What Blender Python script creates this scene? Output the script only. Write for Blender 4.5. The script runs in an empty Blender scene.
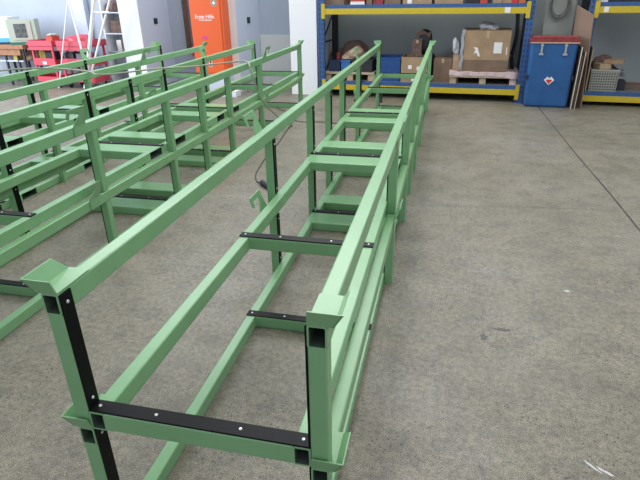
import bpy, bmesh, math, random
from mathutils import Vector, Matrix
random.seed(7)
S = bpy.context.scene
COL = S.collection

# ------------------------------------------------------------------ materials
def new_mat(name):
    m = bpy.data.materials.new(name); m.use_nodes = True
    nt = m.node_tree
    return m, nt, nt.nodes['Principled BSDF']

def mat(name, col, rough=0.5, metal=0.0, noise=0.0, scale=20.0, spec=0.5, bump=0.0, trans=0.0, alpha=1.0):
    m, nt, b = new_mat(name)
    b.inputs['Roughness'].default_value = rough
    b.inputs['Metallic'].default_value = metal
    b.inputs['Specular IOR Level'].default_value = spec
    b.inputs['Transmission Weight'].default_value = trans
    b.inputs['Alpha'].default_value = alpha
    if noise > 0 or bump > 0:
        tc = nt.nodes.new('ShaderNodeTexCoord')
        n = nt.nodes.new('ShaderNodeTexNoise'); n.inputs['Scale'].default_value = scale; n.inputs['Detail'].default_value = 5
        nt.links.new(tc.outputs['Object'], n.inputs['Vector'])
    if noise > 0:
        r = nt.nodes.new('ShaderNodeValToRGB')
        r.color_ramp.elements[0].position = 0.3; r.color_ramp.elements[1].position = 0.7
        r.color_ramp.elements[0].color = tuple(c * (1 - noise) for c in col) + (1,)
        r.color_ramp.elements[1].color = tuple(min(1, c * (1 + noise)) for c in col) + (1,)
        nt.links.new(n.outputs['Fac'], r.inputs['Fac']); nt.links.new(r.outputs['Color'], b.inputs['Base Color'])
    else:
        b.inputs['Base Color'].default_value = tuple(col) + (1,)
    if bump > 0:
        bp = nt.nodes.new('ShaderNodeBump'); bp.inputs['Strength'].default_value = bump; bp.inputs['Distance'].default_value = 0.01
        nt.links.new(n.outputs['Fac'], bp.inputs['Height']); nt.links.new(bp.outputs['Normal'], b.inputs['Normal'])
    return m

GREEN = mat('green_paint', (0.195, 0.385, 0.185), 0.30, noise=0.05, scale=9, spec=0.5)
BLACK = mat('black_rubber', (0.003, 0.003, 0.004), 0.45, spec=0.15)
SHADE_IN = mat('tube_inside_shade', (0.055, 0.085, 0.06), 0.7)  # shade inside the tubes and fork pockets, put into the colour
BOLT = mat('bolt_zinc', (0.62, 0.62, 0.62), 0.35, metal=0.6)
BLUE = mat('rack_blue', (0.035, 0.10, 0.27), 0.5, noise=0.12)
YELLOW = mat('rack_yellow', (0.56, 0.42, 0.022), 0.45, noise=0.06)
DARK = mat('dark_metal', (0.02, 0.022, 0.028), 0.6)
DECK = mat('shelf_deck', (0.16, 0.15, 0.14), 0.7, noise=0.2)
CARD = mat('cardboard', (0.36, 0.245, 0.145), 0.85, noise=0.12, scale=6)
CARD_D = mat('cardboard_dark', (0.20, 0.135, 0.09), 0.85, noise=0.15, scale=6)
CARD_L = mat('cardboard_light', (0.46, 0.34, 0.22), 0.85, noise=0.1, scale=6)
BOARD = mat('hardboard', (0.24, 0.165, 0.12), 0.6, noise=0.12, scale=3)
BOARD_E = mat('board_edge_pale', (0.45, 0.41, 0.38), 0.7)
PALLETM = mat('pallet_wood', (0.47, 0.36, 0.25), 0.8, noise=0.15)
WRAP = mat('pink_white_sheet', (0.62, 0.47, 0.46), 0.5, noise=0.2, scale=12)
WHITE = mat('white_paint', (0.80, 0.81, 0.83), 0.5)
PAPER = mat('white_paper', (0.78, 0.78, 0.76), 0.7)
BIN = mat('bin_blue', (0.020, 0.10, 0.28), 0.4, noise=0.12, scale=5, bump=0.15)
CRATEB = mat('crate_blue', (0.02, 0.075, 0.25), 0.45, noise=0.1)
RED_LID = mat('lid_red', (0.24, 0.032, 0.035), 0.5, noise=0.3, scale=14)
REDP = mat('trolley_red', (0.56, 0.055, 0.09), 0.4, noise=0.05)
REDS = mat('sticker_red', (0.62, 0.03, 0.03), 0.5)
ORANGE = mat('cabinet_orange', (0.80, 0.12, 0.025), 0.4)
GREY_PL = mat('grey_plastic', (0.42, 0.42, 0.36), 0.6)
STEEL = mat('steel', (0.55, 0.55, 0.56), 0.35, metal=0.8)
POLY = mat('clear_plastic_sheet', (0.72, 0.74, 0.82), 0.3, noise=0.15, scale=10, alpha=0.45)
POLYW = mat('plastic_bag', (0.68, 0.70, 0.76), 0.3, noise=0.35, scale=18, alpha=0.85)
BAG = mat('dark_bag', (0.018, 0.016, 0.022), 0.6, noise=0.3, scale=12)
BROWNP = mat('brown_paper', (0.40, 0.29, 0.21), 0.85, noise=0.3, scale=12)
RUST = mat('rust_brown', (0.14, 0.085, 0.07), 0.8, noise=0.35, scale=15)
CORD = mat('grey_cord', (0.06, 0.06, 0.06), 0.6)
HOSE = mat('pale_hose', (0.30, 0.30, 0.22), 0.5)
PINK = mat('pink_cloth', (0.70, 0.06, 0.20), 0.7)
WOOD = mat('bench_wood', (0.30, 0.14, 0.07), 0.6, noise=0.2)
CREAM = mat('grey_green_case', (0.38, 0.44, 0.36), 0.5)
DGREEN = mat('dark_green', (0.02, 0.13, 0.09), 0.5)
SKYB = mat('light_blue_strip', (0.06, 0.33, 0.62), 0.5)
GLASSD = mat('dark_screen', (0.10, 0.11, 0.11), 0.25, noise=0.5, scale=16)
CONC = mat('pillar_concrete', (0.34, 0.36, 0.33), 0.8, noise=0.12, scale=4)
HOSEG = mat('grey_hose', (0.14, 0.15, 0.14), 0.6)
COLB = mat('column_blue_grey', (0.56, 0.61, 0.72), 0.6)
YEL2 = mat('mustard_plastic', (0.42, 0.30, 0.04), 0.6)
GREENS = mat('sticker_green', (0.02, 0.10, 0.07), 0.5)
RED2 = mat('red_box', (0.50, 0.06, 0.035), 0.6)
ORB = mat('orange_box', (0.50, 0.15, 0.05), 0.6)
LEATH = mat('brown_cloth', (0.17, 0.11, 0.085), 0.8, noise=0.2)
GREYCL = mat('grey_cloth', (0.20, 0.21, 0.25), 0.8)

def floor_mat():
    m, nt, b = new_mat('concrete_floor')
    L = nt.links.new
    tc = nt.nodes.new('ShaderNodeTexCoord')
    def noise(scale, detail=6, rough=0.6):
        n = nt.nodes.new('ShaderNodeTexNoise'); n.inputs['Scale'].default_value = scale
        n.inputs['Detail'].default_value = detail; n.inputs['Roughness'].default_value = rough
        L(tc.outputs['Object'], n.inputs['Vector']); return n.outputs['Fac']
    def ramp(src, stops):
        r = nt.nodes.new('ShaderNodeValToRGB'); cr = r.color_ramp
        cr.elements[0].position, cr.elements[0].color = stops[0][0], stops[0][1] + (1,)
        cr.elements[1].position, cr.elements[1].color = stops[-1][0], stops[-1][1] + (1,)
        for p, c in stops[1:-1]:
            e = cr.elements.new(p); e.color = c + (1,)
        L(src, r.inputs['Fac']); return r.outputs['Color']
    def mix(kind, fac, a, bb):
        x = nt.nodes.new('ShaderNodeMix'); x.data_type = 'RGBA'; x.blend_type = kind
        x.inputs[0].default_value = fac if not hasattr(fac, 'links') else 0
        if hasattr(fac, 'links'): L(fac, x.inputs[0])
        L(a, x.inputs[6]); L(bb, x.inputs[7]); return x.outputs[2]
    base = ramp(noise(0.9, 5, 0.55), [(0.3, (0.158, 0.146, 0.110)), (0.5, (0.196, 0.177, 0.136)), (0.7, (0.212, 0.196, 0.165))])
    blot = ramp(noise(5.5, 8, 0.68), [(0.34, (0.70, 0.70, 0.72)), (0.5, (1.0, 1.0, 1.0)), (0.66, (1.16, 1.14, 1.12))])
    c = mix('MULTIPLY', 0.8, base, blot)
    fine = ramp(noise(210, 2, 0.6), [(0.40, (0.55, 0.55, 0.55)), (0.5, (1, 1, 1)), (0.60, (1.45, 1.43, 1.38))])
    c = mix('MULTIPLY', 0.9, c, fine)
    mid = ramp(noise(34, 5, 0.75), [(0.38, (0.62, 0.62, 0.63)), (0.5, (1, 1, 1)), (0.62, (1.32, 1.30, 1.27))])
    c = mix('MULTIPLY', 0.7, c, mid)
    # dark pits
    v = nt.nodes.new('ShaderNodeTexVoronoi'); v.inputs['Scale'].default_value = 48; L(tc.outputs['Object'], v.inputs['Vector'])
    pit = ramp(v.outputs['Distance'], [(0.15, (0.30, 0.30, 0.32)), (0.27, (1, 1, 1))])
    msk = ramp(noise(2.3, 4, 0.6), [(0.44, (0, 0, 0)), (0.58, (0.95, 0.95, 0.95))])
    sep = nt.nodes.new('ShaderNodeSeparateColor'); L(msk, sep.inputs[0])
    c = mix('MULTIPLY', sep.outputs[0], c, pit)
    L(c, b.inputs['Base Color'])
    rr = ramp(noise(3.0, 6, 0.6), [(0.3, (0.36,) * 3), (0.7, (0.56,) * 3)])
    L(rr, b.inputs['Roughness']); b.inputs['Specular IOR Level'].default_value = 0.42
    bp = nt.nodes.new('ShaderNodeBump'); bp.inputs['Strength'].default_value = 0.12; bp.inputs['Distance'].default_value = 0.004
    L(noise(60, 6, 0.7), bp.inputs['Height']); L(bp.outputs['Normal'], b.inputs['Normal'])
    return m
FLOOR = floor_mat()
WALL = mat('grey_green_wall', (0.40, 0.44, 0.45), 0.8, noise=0.05, scale=1.5)
WALL_L = mat('lower_wall_panel', (0.64, 0.65, 0.64), 0.75, noise=0.03, scale=2)
WALL_B = mat('blue_grey_wall', (0.42, 0.47, 0.55), 0.8, noise=0.04, scale=1.5)
CRACK = mat('joint_dark', (0.055, 0.05, 0.045), 0.9)
CRACK2 = mat('hairline', (0.13, 0.12, 0.105), 0.9)
SCUFF = mat('chalk_scuff', (0.55, 0.54, 0.52), 0.8)
STAIN = mat('oil_stain', (0.10, 0.092, 0.085), 0.6)

# ------------------------------------------------------------------ geometry helpers
def link(name, me, parent=None, loc=(0, 0, 0), rz=0.0):
    o = bpy.data.objects.new(name, me); COL.objects.link(o)
    o.parent = parent; o.location = loc; o.rotation_euler = (0, 0, rz)
    return o
def mesh_of(bm, m, bevel=0.0, name='m', smooth=False):
    me = bpy.data.meshes.new(name)
    if bevel > 0:
        es = [e for e in bm.edges if len(e.link_faces) == 2 and e.calc_face_angle(0) > 0.6]
        bmesh.ops.bevel(bm, geom=es, offset=bevel, segments=2, affect='EDGES', profile=0.5, clamp_overlap=True)
    bmesh.ops.recalc_face_normals(bm, faces=bm.faces)
    if smooth:
        for f in bm.faces: f.smooth = True
    bm.to_mesh(me); bm.free()
    for x in (m if isinstance(m, (list, tuple)) else [m]): me.materials.append(x)
    return me
def box(bm, x0, x1, y0, y1, z0, z1, mi=0):
    vs = [bm.verts.new((x, y, z)) for z in (z0, z1) for y in (y0, y1) for x in (x0, x1)]
    for idx in ((0, 2, 3, 1), (4, 5, 7, 6), (0, 1, 5, 4), (2, 6, 7, 3), (0, 4, 6, 2), (1, 3, 7, 5)):
        f = bm.faces.new([vs[i] for i in idx]); f.material_index = mi
def rrect(a0, a1, b0, b1, r, n=3):
    pts = []
    for cx, cy, s in ((a1 - r, b1 - r, 0), (a0 + r, b1 - r, 90), (a0 + r, b0 + r, 180), (a1 - r, b0 + r, 270)):
        for k in range(n + 1):
            t = math.radians(s + 90 * k / n); pts.append((cx + r * math.cos(t), cy + r * math.sin(t)))
    return pts
def tube(bm, axis, l0, l1, a0, a1, b0, b1, t=0.005, r=0.006):
    """hollow rounded box section along an axis, ends open.  a,b = the other two axes in xyz order"""
    o = rrect(a0, a1, b0, b1, r); i = rrect(a0 + t, a1 - t, b0 + t, b1 - t, max(0.001, r - t * 0.6))
    def P(l, p):
        c = [0, 0, 0]; others = [k for k in range(3) if k != axis]
        c[axis] = l; c[others[0]] = p[0]; c[others[1]] = p[1]; return bm.verts.new(c)
    rings = [[P(l, p) for p in ring] for l in (l0, l1) for ring in (o, i)]
    o0, i0, o1, i1 = rings; n = len(o)
    for k in range(n):
        j = (k + 1) % n
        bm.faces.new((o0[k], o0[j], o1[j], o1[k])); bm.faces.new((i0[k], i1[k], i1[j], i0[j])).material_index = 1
        bm.faces.new((o0[k], i0[k], i0[j], o0[j])); bm.faces.new((o1[k], o1[j], i1[j], i1[k]))
def prism(bm, pts, vec, mi=0):
    """closed solid from a planar polygon (3-D points) swept by vec"""
    a = [bm.verts.new(p) for p in pts]; b = [bm.verts.new(Vector(p) + Vector(vec)) for p in pts]
    fs = [bm.faces.new(a), bm.faces.new(list(reversed(b)))]
    for k in range(len(pts)):
        j = (k + 1) % len(pts); fs.append(bm.faces.new((a[k], b[k], b[j], a[j])))
    for f in fs: f.material_index = mi
def cyl(bm, c, axis, r, h, n=12, r2=None):
    r2 = r if r2 is None else r2
    def P(t, rr, l):
        p = [0, 0, 0]; o = [k for k in range(3) if k != axis]
        p[axis] = c[axis] + l; p[o[0]] = c[o[0]] + rr * math.cos(t); p[o[1]] = c[o[1]] + rr * math.sin(t); return bm.verts.new(p)
    A = [P(2 * math.pi * k / n, r, 0) for k in range(n)]; B = [P(2 * math.pi * k / n, r2, h) for k in range(n)]
    bm.faces.new(A); bm.faces.new(list(reversed(B)))
    for k in range(n):
        j = (k + 1) % n; bm.faces.new((A[k], B[k], B[j], A[j]))
def rod(bm, p, q, r, n=8):
    p = Vector(p); q = Vector(q); d = (q - p).normalized()
    a = d.orthogonal().normalized(); b = d.cross(a)
    A = [bm.verts.new(p + (a * math.cos(2 * math.pi * k / n) + b * math.sin(2 * math.pi * k / n)) * r) for k in range(n)]
    B = [bm.verts.new(q + (a * math.cos(2 * math.pi * k / n) + b * math.sin(2 * math.pi * k / n)) * r) for k in range(n)]
    bm.faces.new(A); bm.faces.new(list(reversed(B)))
    for k in range(n):
        j = (k + 1) % n; bm.faces.new((A[k], B[k], B[j], A[j]))
def smooth_path(pts, k=8):
    P = [Vector(p) for p in pts]; out = []
    for i in range(len(P) - 1):
        p0 = P[max(i - 1, 0)]; p1 = P[i]; p2 = P[i + 1]; p3 = P[min(i + 2, len(P) - 1)]
        for s in range(k):
            t = s / k
            out.append(0.5 * ((2 * p1) + (p2 - p0) * t + (2 * p0 - 5 * p1 + 4 * p2 - p3) * t * t + (3 * p1 - p0 - 3 * p2 + p3) * t ** 3))
    out.append(P[-1]); return out
def hose(bm, pts, r, n=8, k=8):
    path = smooth_path(pts, k); rings = []
    for i, p in enumerate(path):
        d = (path[min(i + 1, len(path) - 1)] - path[max(i - 1, 0)]).normalized()
        a = d.cross(Vector((0, 0, 1)));
        a = a.normalized() if a.length > 1e-4 else Vector((1, 0, 0)); b = d.cross(a)
        rings.append([bm.verts.new(p + (a * math.cos(2 * math.pi * j / n) + b * math.sin(2 * math.pi * j / n)) * r) for j in range(n)])
    for A, B in zip(rings, rings[1:]):
        for j in range(n):
            bm.faces.new((A[j], A[(j + 1) % n], B[(j + 1) % n], B[j]))
    bm.faces.new(rings[0]); bm.faces.new(list(reversed(rings[-1])))
def crumple(bm, c, size, amp=0.25, seed=0, sub=4, flat=True):
    """an irregular lump resting with a flat underside"""
    rnd = random.Random(seed)
    ds = [Vector((rnd.uniform(-1, 1), rnd.uniform(-1, 1), rnd.uniform(-1, 1))).normalized() for _ in range(16)]
    wt = [rnd.uniform(-amp, amp) for _ in ds]
    d2 = [Vector((rnd.uniform(-1, 1), rnd.uniform(-1, 1), rnd.uniform(-1, 1))).normalized() for _ in range(60)]; w2 = [rnd.uniform(-.22, .22) for _ in d2]
    g = bmesh.ops.create_icosphere(bm, subdivisions=sub, radius=1.0)
    for v in g['verts']:
        d = v.co.normalized(); k = 1 + sum(w * max(0, d.dot(x)) ** 4 for w, x in zip(wt, ds)) * 1.6 + sum(w * max(0, d.dot(x)) ** 26 for w, x in zip(w2, d2))
        p = d * k
        p.x = math.copysign(abs(p.x) ** 0.75, p.x); p.y = math.copysign(abs(p.y) ** 0.75, p.y)
        if flat: p.z = max(p.z, -0.55)
        v.co = p
    lo = [min(v.co[i] for v in g['verts']) for i in range(3)]; hi = [max(v.co[i] for v in g['verts']) for i in range(3)]
    for v in g['verts']:
        q = [(v.co[i] - lo[i]) / (hi[i] - lo[i]) for i in range(3)]
        v.co = Vector((c[0] + (q[0] - .5) * size[0], c[1] + (q[1] - .5) * size[1], c[2] + q[2] * size[2]))
def tag(o, label, cat, group=None, kind=None):
    if label: o['label'] = label
    if cat: o['category'] = cat
    if group: o['group'] = group
    if kind: o['kind'] = kind
    return o
def empty(name, label, cat, loc=(0, 0, 0), rz=0.0, group=None):
    return tag(link(name, None, None, loc, rz), label, cat, group)
def part(name, bm, m, parent, bevel=0.0, smooth=False, label=None):
    o = link(name, mesh_of(bm, m, bevel, name, smooth), parent)
    if label: o['label'] = label
    return o
def boxpart(name, m, parent, dims, bevel=0.003):
    bm = bmesh.new(); box(bm, *dims); return part(name, bm, m, parent, bevel)
def struct(name, bm, m, loc=(0, 0, 0), rz=0.0):
    o = link(name, mesh_of(bm, m, 0, name), None, loc, rz); o['kind'] = 'structure'; return o
def text(name, body, size, m, parent, loc, rot, ex=0.0008):
    cu = bpy.data.curves.new('lettering', 'FONT'); cu.body = body; cu.size = size; cu.extrude = ex
    cu.align_x = 'CENTER'; cu.align_y = 'CENTER'; cu.offset = size * 0.012
    tmp = bpy.data.objects.new('tmp_text', cu); COL.objects.link(tmp)
    bpy.context.view_layer.update()
    me = bpy.data.meshes.new_from_object(tmp.evaluated_get(bpy.context.evaluated_depsgraph_get()))
    bpy.data.objects.remove(tmp)
    me.materials.clear(); me.materials.append(m)
    o = bpy.data.objects.new(name, me); COL.objects.link(o); o.parent = parent; o.location = loc; o.rotation_euler = rot
    return o

# ------------------------------------------------------------------ camera
W_PX, F_PX = 640, 524.55
cam_d = bpy.data.cameras.new('camera'); cam = bpy.data.objects.new('camera', cam_d); COL.objects.link(cam)
cam_d.sensor_fit = 'HORIZONTAL'; cam_d.sensor_width = 36; cam_d.lens = F_PX / W_PX * 36; cam_d.clip_start = 0.02
pi_, ya, ro = (math.radians(v) for v in (25.482, 13.416, -1.068))
fw = Vector((-math.sin(ya) * math.cos(pi_), math.cos(ya) * math.cos(pi_), -math.sin(pi_)))
r0 = Vector((math.cos(ya), math.sin(ya), 0)); u0 = r0.cross(fw)
r1 = math.cos(ro) * r0 + math.sin(ro) * u0; u1 = -math.sin(ro) * r0 + math.cos(ro) * u0
M = Matrix((r1, u1, -fw)).transposed().to_4x4(); M.translation = Vector((0, 0, 1.65))
cam.matrix_world = M; S.camera = cam

# ------------------------------------------------------------------ the green frames
WT, HT = 0.050, 0.0655            # tube width and height
XO = 0.388                        # half the overall width
A0 = 3.495                        # half the length
SF = 0.467                        # frame height to the top of its top rail
PL = 0.004                        # catcher base plate; next frame stands on it
PK = [(-0.96, -0.77), (-0.54, -0.35), (0.35, 0.54), (0.77, 0.96)]   # fork pockets
XI = XO - WT                      # outer face of the bottom rail
meshes = {}
def shared(key, build, m, bevel=0, smooth=False):
    if key not in meshes:
        bm = bmesh.new(); build(bm); meshes[key] = mesh_of(bm, [m, SHADE_IN] if m is GREEN else m, bevel, key, smooth)
    return meshes[key]
def b_top(s):
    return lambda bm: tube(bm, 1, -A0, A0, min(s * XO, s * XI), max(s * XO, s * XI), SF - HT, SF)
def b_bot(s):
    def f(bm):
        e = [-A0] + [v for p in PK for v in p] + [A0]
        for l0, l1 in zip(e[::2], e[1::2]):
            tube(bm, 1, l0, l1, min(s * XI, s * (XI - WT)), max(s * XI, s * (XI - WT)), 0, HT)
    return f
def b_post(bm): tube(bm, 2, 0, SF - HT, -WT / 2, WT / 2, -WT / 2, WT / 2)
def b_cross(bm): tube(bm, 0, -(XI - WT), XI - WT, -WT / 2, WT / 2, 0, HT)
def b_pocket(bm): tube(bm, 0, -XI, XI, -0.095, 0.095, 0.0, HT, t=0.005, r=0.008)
def b_strip_x(bm): box(bm, -XI, XI, -WT / 2 + 0.002, WT / 2 - 0.002, HT, HT + 0.006)
def b_bolt(bm): cyl(bm, (0, 0, 0), 2, 0.0055, 0.0025, 10, 0.004)
def b_catch(bm):
    """left/near corner catcher: base plate, leaning end plate and leaning side plate. origin at the rail's outer top corner"""
    z = 0.0; t = 0.004
    box(bm, -0.016, WT, 0.0, 0.140, z, z + PL)
    o, oo = -0.016, -0.042; h = 0.045; yy = -0.012
    # end plate, wider at its top
    prism(bm, [(o, 0, z), (WT + 0.0, 0, z), (WT - 0.004, yy, z + h), (oo, yy, z + h)], (0, t, 0))
    # side plate, leaning outward, rear end cut sloping
    prism(bm, [(o, 0.0, z), (o, 0.140, z), (oo, 0.108, z + h), (oo, yy, z + h)], (t, 0, 0))
def b_hook(bm):
    """lifting hook plate welded on the rail's outer face, pointing to -Y; x from -0.006 to 0"""
    h = 0.113; lean = 0.036
    pts = [(0, h), (.160, h), (.185, 0), (.070, 0), (.088, .030), (.116, .062), (.118, .085), (.026, .085), (.026, .050), (0, .058)]
    prism(bm, [(-0.006 - lean * z / h, y, z) for y, z in pts], (0.006, 0, 0))
    box(bm, -0.006, 0, .070, .185, -.06, 0)
BPOS = {}
def make_frame(loc, label, group, face_strips, y0=-1.85):
    root = empty('steel_frame', label, 'frame', loc, 0, group)
    def add(name, me, l=(0, 0, 0), rz=0, sc=None, parent=root):
        o = link(name, me, parent, l, rz)
        if sc: o.scale = sc
        return o
    for s in (-1, 1):
        add('top_rail', shared('top_rail%d' % s, b_top(s), GREEN))
        add('bottom_rail', shared('bottom_rail%d' % s, b_bot(s), GREEN))
    ys = [-A0 + WT / 2, -1.652 + WT / 2, -0.675 + WT / 2, 0, 0.675 - WT / 2, 1.652 - WT / 2, A0 - WT / 2]
    pm = shared('post', b_post, GREEN)
    for s in (-1, 1):
        for i, y in enumerate(ys):
            add('post', pm, (s * (XO - WT / 2), y, 0))
            full = face_strips or i in (0, 6)
            zt = SF - 0.004 if full else SF - HT
            z0 = HT + 0.006
            def b_strip(bm, z0=z0, zt=zt): box(bm, -0.006, 0, -WT / 2 + 0.003, WT / 2 - 0.003, z0, zt)
            st = add('rubber_strip', shared('strip%d' % full, b_strip, BLACK), (s * XI, y, 0), 0 if s > 0 else math.pi)
            for zz in (zt - 0.03, 0.10):
                b = add('bolt', shared('bolt', b_bolt, BOLT), (-0.006, 0, zz), 0, None, st); b.rotation_euler = (0, -math.pi / 2, 0)
    cm = shared('crossbeam', b_cross, GREEN)
    for y in (-A0 + WT / 2, -2.256 + WT / 2, -0.743, 0.743, 2.256 - WT / 2, A0 - WT / 2):
        add('crossbeam', cm, (0, y, 0))
        st = add('rubber_strip', shared('strip_x', b_strip_x, BLACK), (0, y, 0))
        for xx in (-XI + 0.025, -0.13, 0.13, XI - 0.025):
            add('bolt', shared('bolt', b_bolt, BOLT), (xx, 0, HT + 0.006), 0, None, st)
    for a, b in PK:
        add('fork_pocket', shared('fork_pocket', b_pocket, GREEN), (0, (a + b) / 2, 0))
    cmh = shared('catcher', b_catch, GREEN); cmm = None
    if 'catcher_m' not in meshes:
        me = cmh.copy(); me.transform(Matrix.Scale(-1, 4, (1, 0, 0))); me.flip_normals(); meshes['catcher_m'] = me
        h = shared('hook', b_hook, GREEN)
        me = h.copy(); me.transform(Matrix.Scale(-1, 4, (1, 0, 0))); me.flip_normals(); meshes['hook_m'] = me
    add('corner_catcher', cmh, (-XO, -A0, SF)); add('corner_catcher', meshes['catcher_m'], (XO, -A0, SF))
    add('corner_catcher', meshes['catcher_m'], (-XO, A0, SF), math.pi); add('corner_catcher', cmh, (XO, A0, SF), math.pi)
    add('hook_plate', meshes['hook'], (-XO, y0, SF)); add('hook_plate', meshes['hook_m'], (XO, y0, SF))
    add('hook_plate', meshes['hook_m'], (-XO, -y0, SF), math.pi); add('hook_plate', meshes['hook'], (XO, -y0, SF), math.pi)
    return root
XC, YC = -0.612, 4.488
stacks = [((XC, YC), False, 'nearest stack', -1.85), ((XC - 1.914, YC + 0.02), True, 'middle stack', -1.89),
          ((XC - 3.304, YC - 0.30), True, 'stack nearest the red trolleys', -1.85)]
for (x, y), fs, where, hy in stacks:
    for lv, word in ((0, 'lower'), (1, 'upper')):
        make_frame((x, y, lv * (SF + PL)),
                   'long green steel frame with black strips, %s one of the %s' % (word, where),
                   'green steel stacking frames', fs, hy)

# ------------------------------------------------------------------ background frame of reference (rack front line)
AR = math.atan(-0.0669)
def B(u, v, z=0.0):
    return Vector((u * math.cos(AR) - v * math.sin(AR), 8.897 + u * math.sin(AR) + v * math.cos(AR), z))
def bg(name, label, cat, u, v, z=0.0, rz=0.0, group=None):
    return empty(name, label, cat, B(u, v, z), AR + rz, group)
def bgmesh(name, label, cat, bm, m, u, v, z=0.0, rz=0.0, group=None, bevel=0.0, smooth=False):
    return tag(link(name, mesh_of(bm, m, bevel, name, smooth), None, B(u, v, z), AR + rz), label, cat, group)

# setting -------------------------------------------------------------
bm = bmesh.new(); box(bm, -14, 8, -3, 13, -0.1, 0); struct('floor', bm, FLOOR)
WV = 1.05
bm = bmesh.new(); box(bm, -2.3, 6, WV, WV + 0.2, 0, 4.6); struct('wall_back', bm, WALL, B(0, 0), AR)
bm = bmesh.new(); box(bm, -12, -2.3, WV, WV + 0.2, 0, 4.6); struct('wall_back_left', bm, WALL_B, B(0, 0), AR)
bm = bmesh.new(); box(bm, -3.60, -2.17, WV - 0.02, WV, 0, 0.90); struct('trim_1', bm, WALL_L, B(0, 0), AR)
for i, (ua, ub, m1, m2) in enumerate(((-5.95, -5.53, WHITE, COLB), (-3.97, -3.61, WHITE, COLB), (-2.64, -2.17, WHITE, WHITE))):
    bm = bmesh.new(); box(bm, ua, ub, 0.05, WV, 0, 4.6)
    bm.faces.ensure_lookup_table(); bm.faces[5].material_index = 1  # right side face: its shade is put into the blue-grey colour
    me = mesh_of(bm, [m1, m2], 0, 'pilaster')
    o = link('trim_%d' % (i + 2), me, None, B(0, 0), AR); o['kind'] = 'structure'
bm = bmesh.new(); box(bm, -7.72, -7.40, WV - 0.12, WV, 0, 4.6); struct('trim_5', bm, COLB, B(0, 0), AR)
bm = bmesh.new(); box(bm, 1.38, 1.80, 0.62, WV, 0, 4.6); struct('trim_6', bm, CONC, B(0, 0), AR)
# floor joints and marks
def flat_strip(name, pts, wdt, m, label, cat, z=0.0012):
    bm = bmesh.new(); P = smooth_path([(x, y, 0) for x, y in pts], 6); vs = []
    for i, p in enumerate(P):
        d = (P[min(i + 1, len(P) - 1)] - P[max(i - 1, 0)]).normalized(); n = Vector((-d.y, d.x, 0)) * wdt / 2
        w = random.uniform(0.7, 1.2)
        vs.append((bm.verts.new(p + n * w + Vector((0, 0, z))), bm.verts.new(p - n * w + Vector((0, 0, z)))))
    for a, b in zip(vs, vs[1:]): bm.faces.new((a[0], a[1], b[1], b[0]))
    me = mesh_of(bm, m, 0, name); o = link(name, me); o['kind'] = 'structure'; return o
flat_strip('trim_7', [(1.375, 9.2), (1.40, 7.9), (1.433, 6.04), (1.475, 4.78), (1.49, 3.95), (1.52, 2.5)], 0.016, CRACK, '', '')
flat_strip('trim_8', [(-0.30, 4.17), (0.1, 4.22), (0.68, 4.30), (1.1, 4.34), (1.6, 4.36), (3.2, 4.45)], 0.005, CRACK2, '', '')
def blob(name, x, y, a, b, m, seed, label, cat, rot=0.0):
    rnd = random.Random(seed); bm = bmesh.new(); n = 22
    vs = []
    for k in range(n):
        t = 2 * math.pi * k / n; r = 1 + rnd.uniform(-.3, .3)
        px, py = a * r * math.cos(t), b * r * math.sin(t)
        vs.append(bm.verts.new((px * math.cos(rot) - py * math.sin(rot), px * math.sin(rot) + py * math.cos(rot), 0.0015)))
    bm.faces.new(vs)
    return tag(link(name, mesh_of(bm, m, 0, name), None, (x, y, 0)), label, cat)
blob('floor_stain', 0.398, 2.470, 0.040, 0.012, STAIN, 1, 'small dark smear on the open concrete floor, the longer of two', 'stain')
blob('floor_stain', 0.300, 2.385, 0.018, 0.024, STAIN, 2, 'small dark round spot on the open floor beside the smear', 'stain')
blob('paint_fleck', 0.807, 2.955, 0.016, 0.010, SCUFF, 3, 'white fleck on the concrete floor at centre right', 'fleck')
blob('floor_scratch', 0.66, 1.615, 0.045, 0.004, SCUFF, 4, 'longer white scratch on the floor at bottom right', 'scratch', -0.75)
blob('floor_scratch', 0.70, 1.60, 0.030, 0.006, SCUFF, 5, 'shorter thick white scratch on the floor at bottom right', 'scratch', -0.55)

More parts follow.
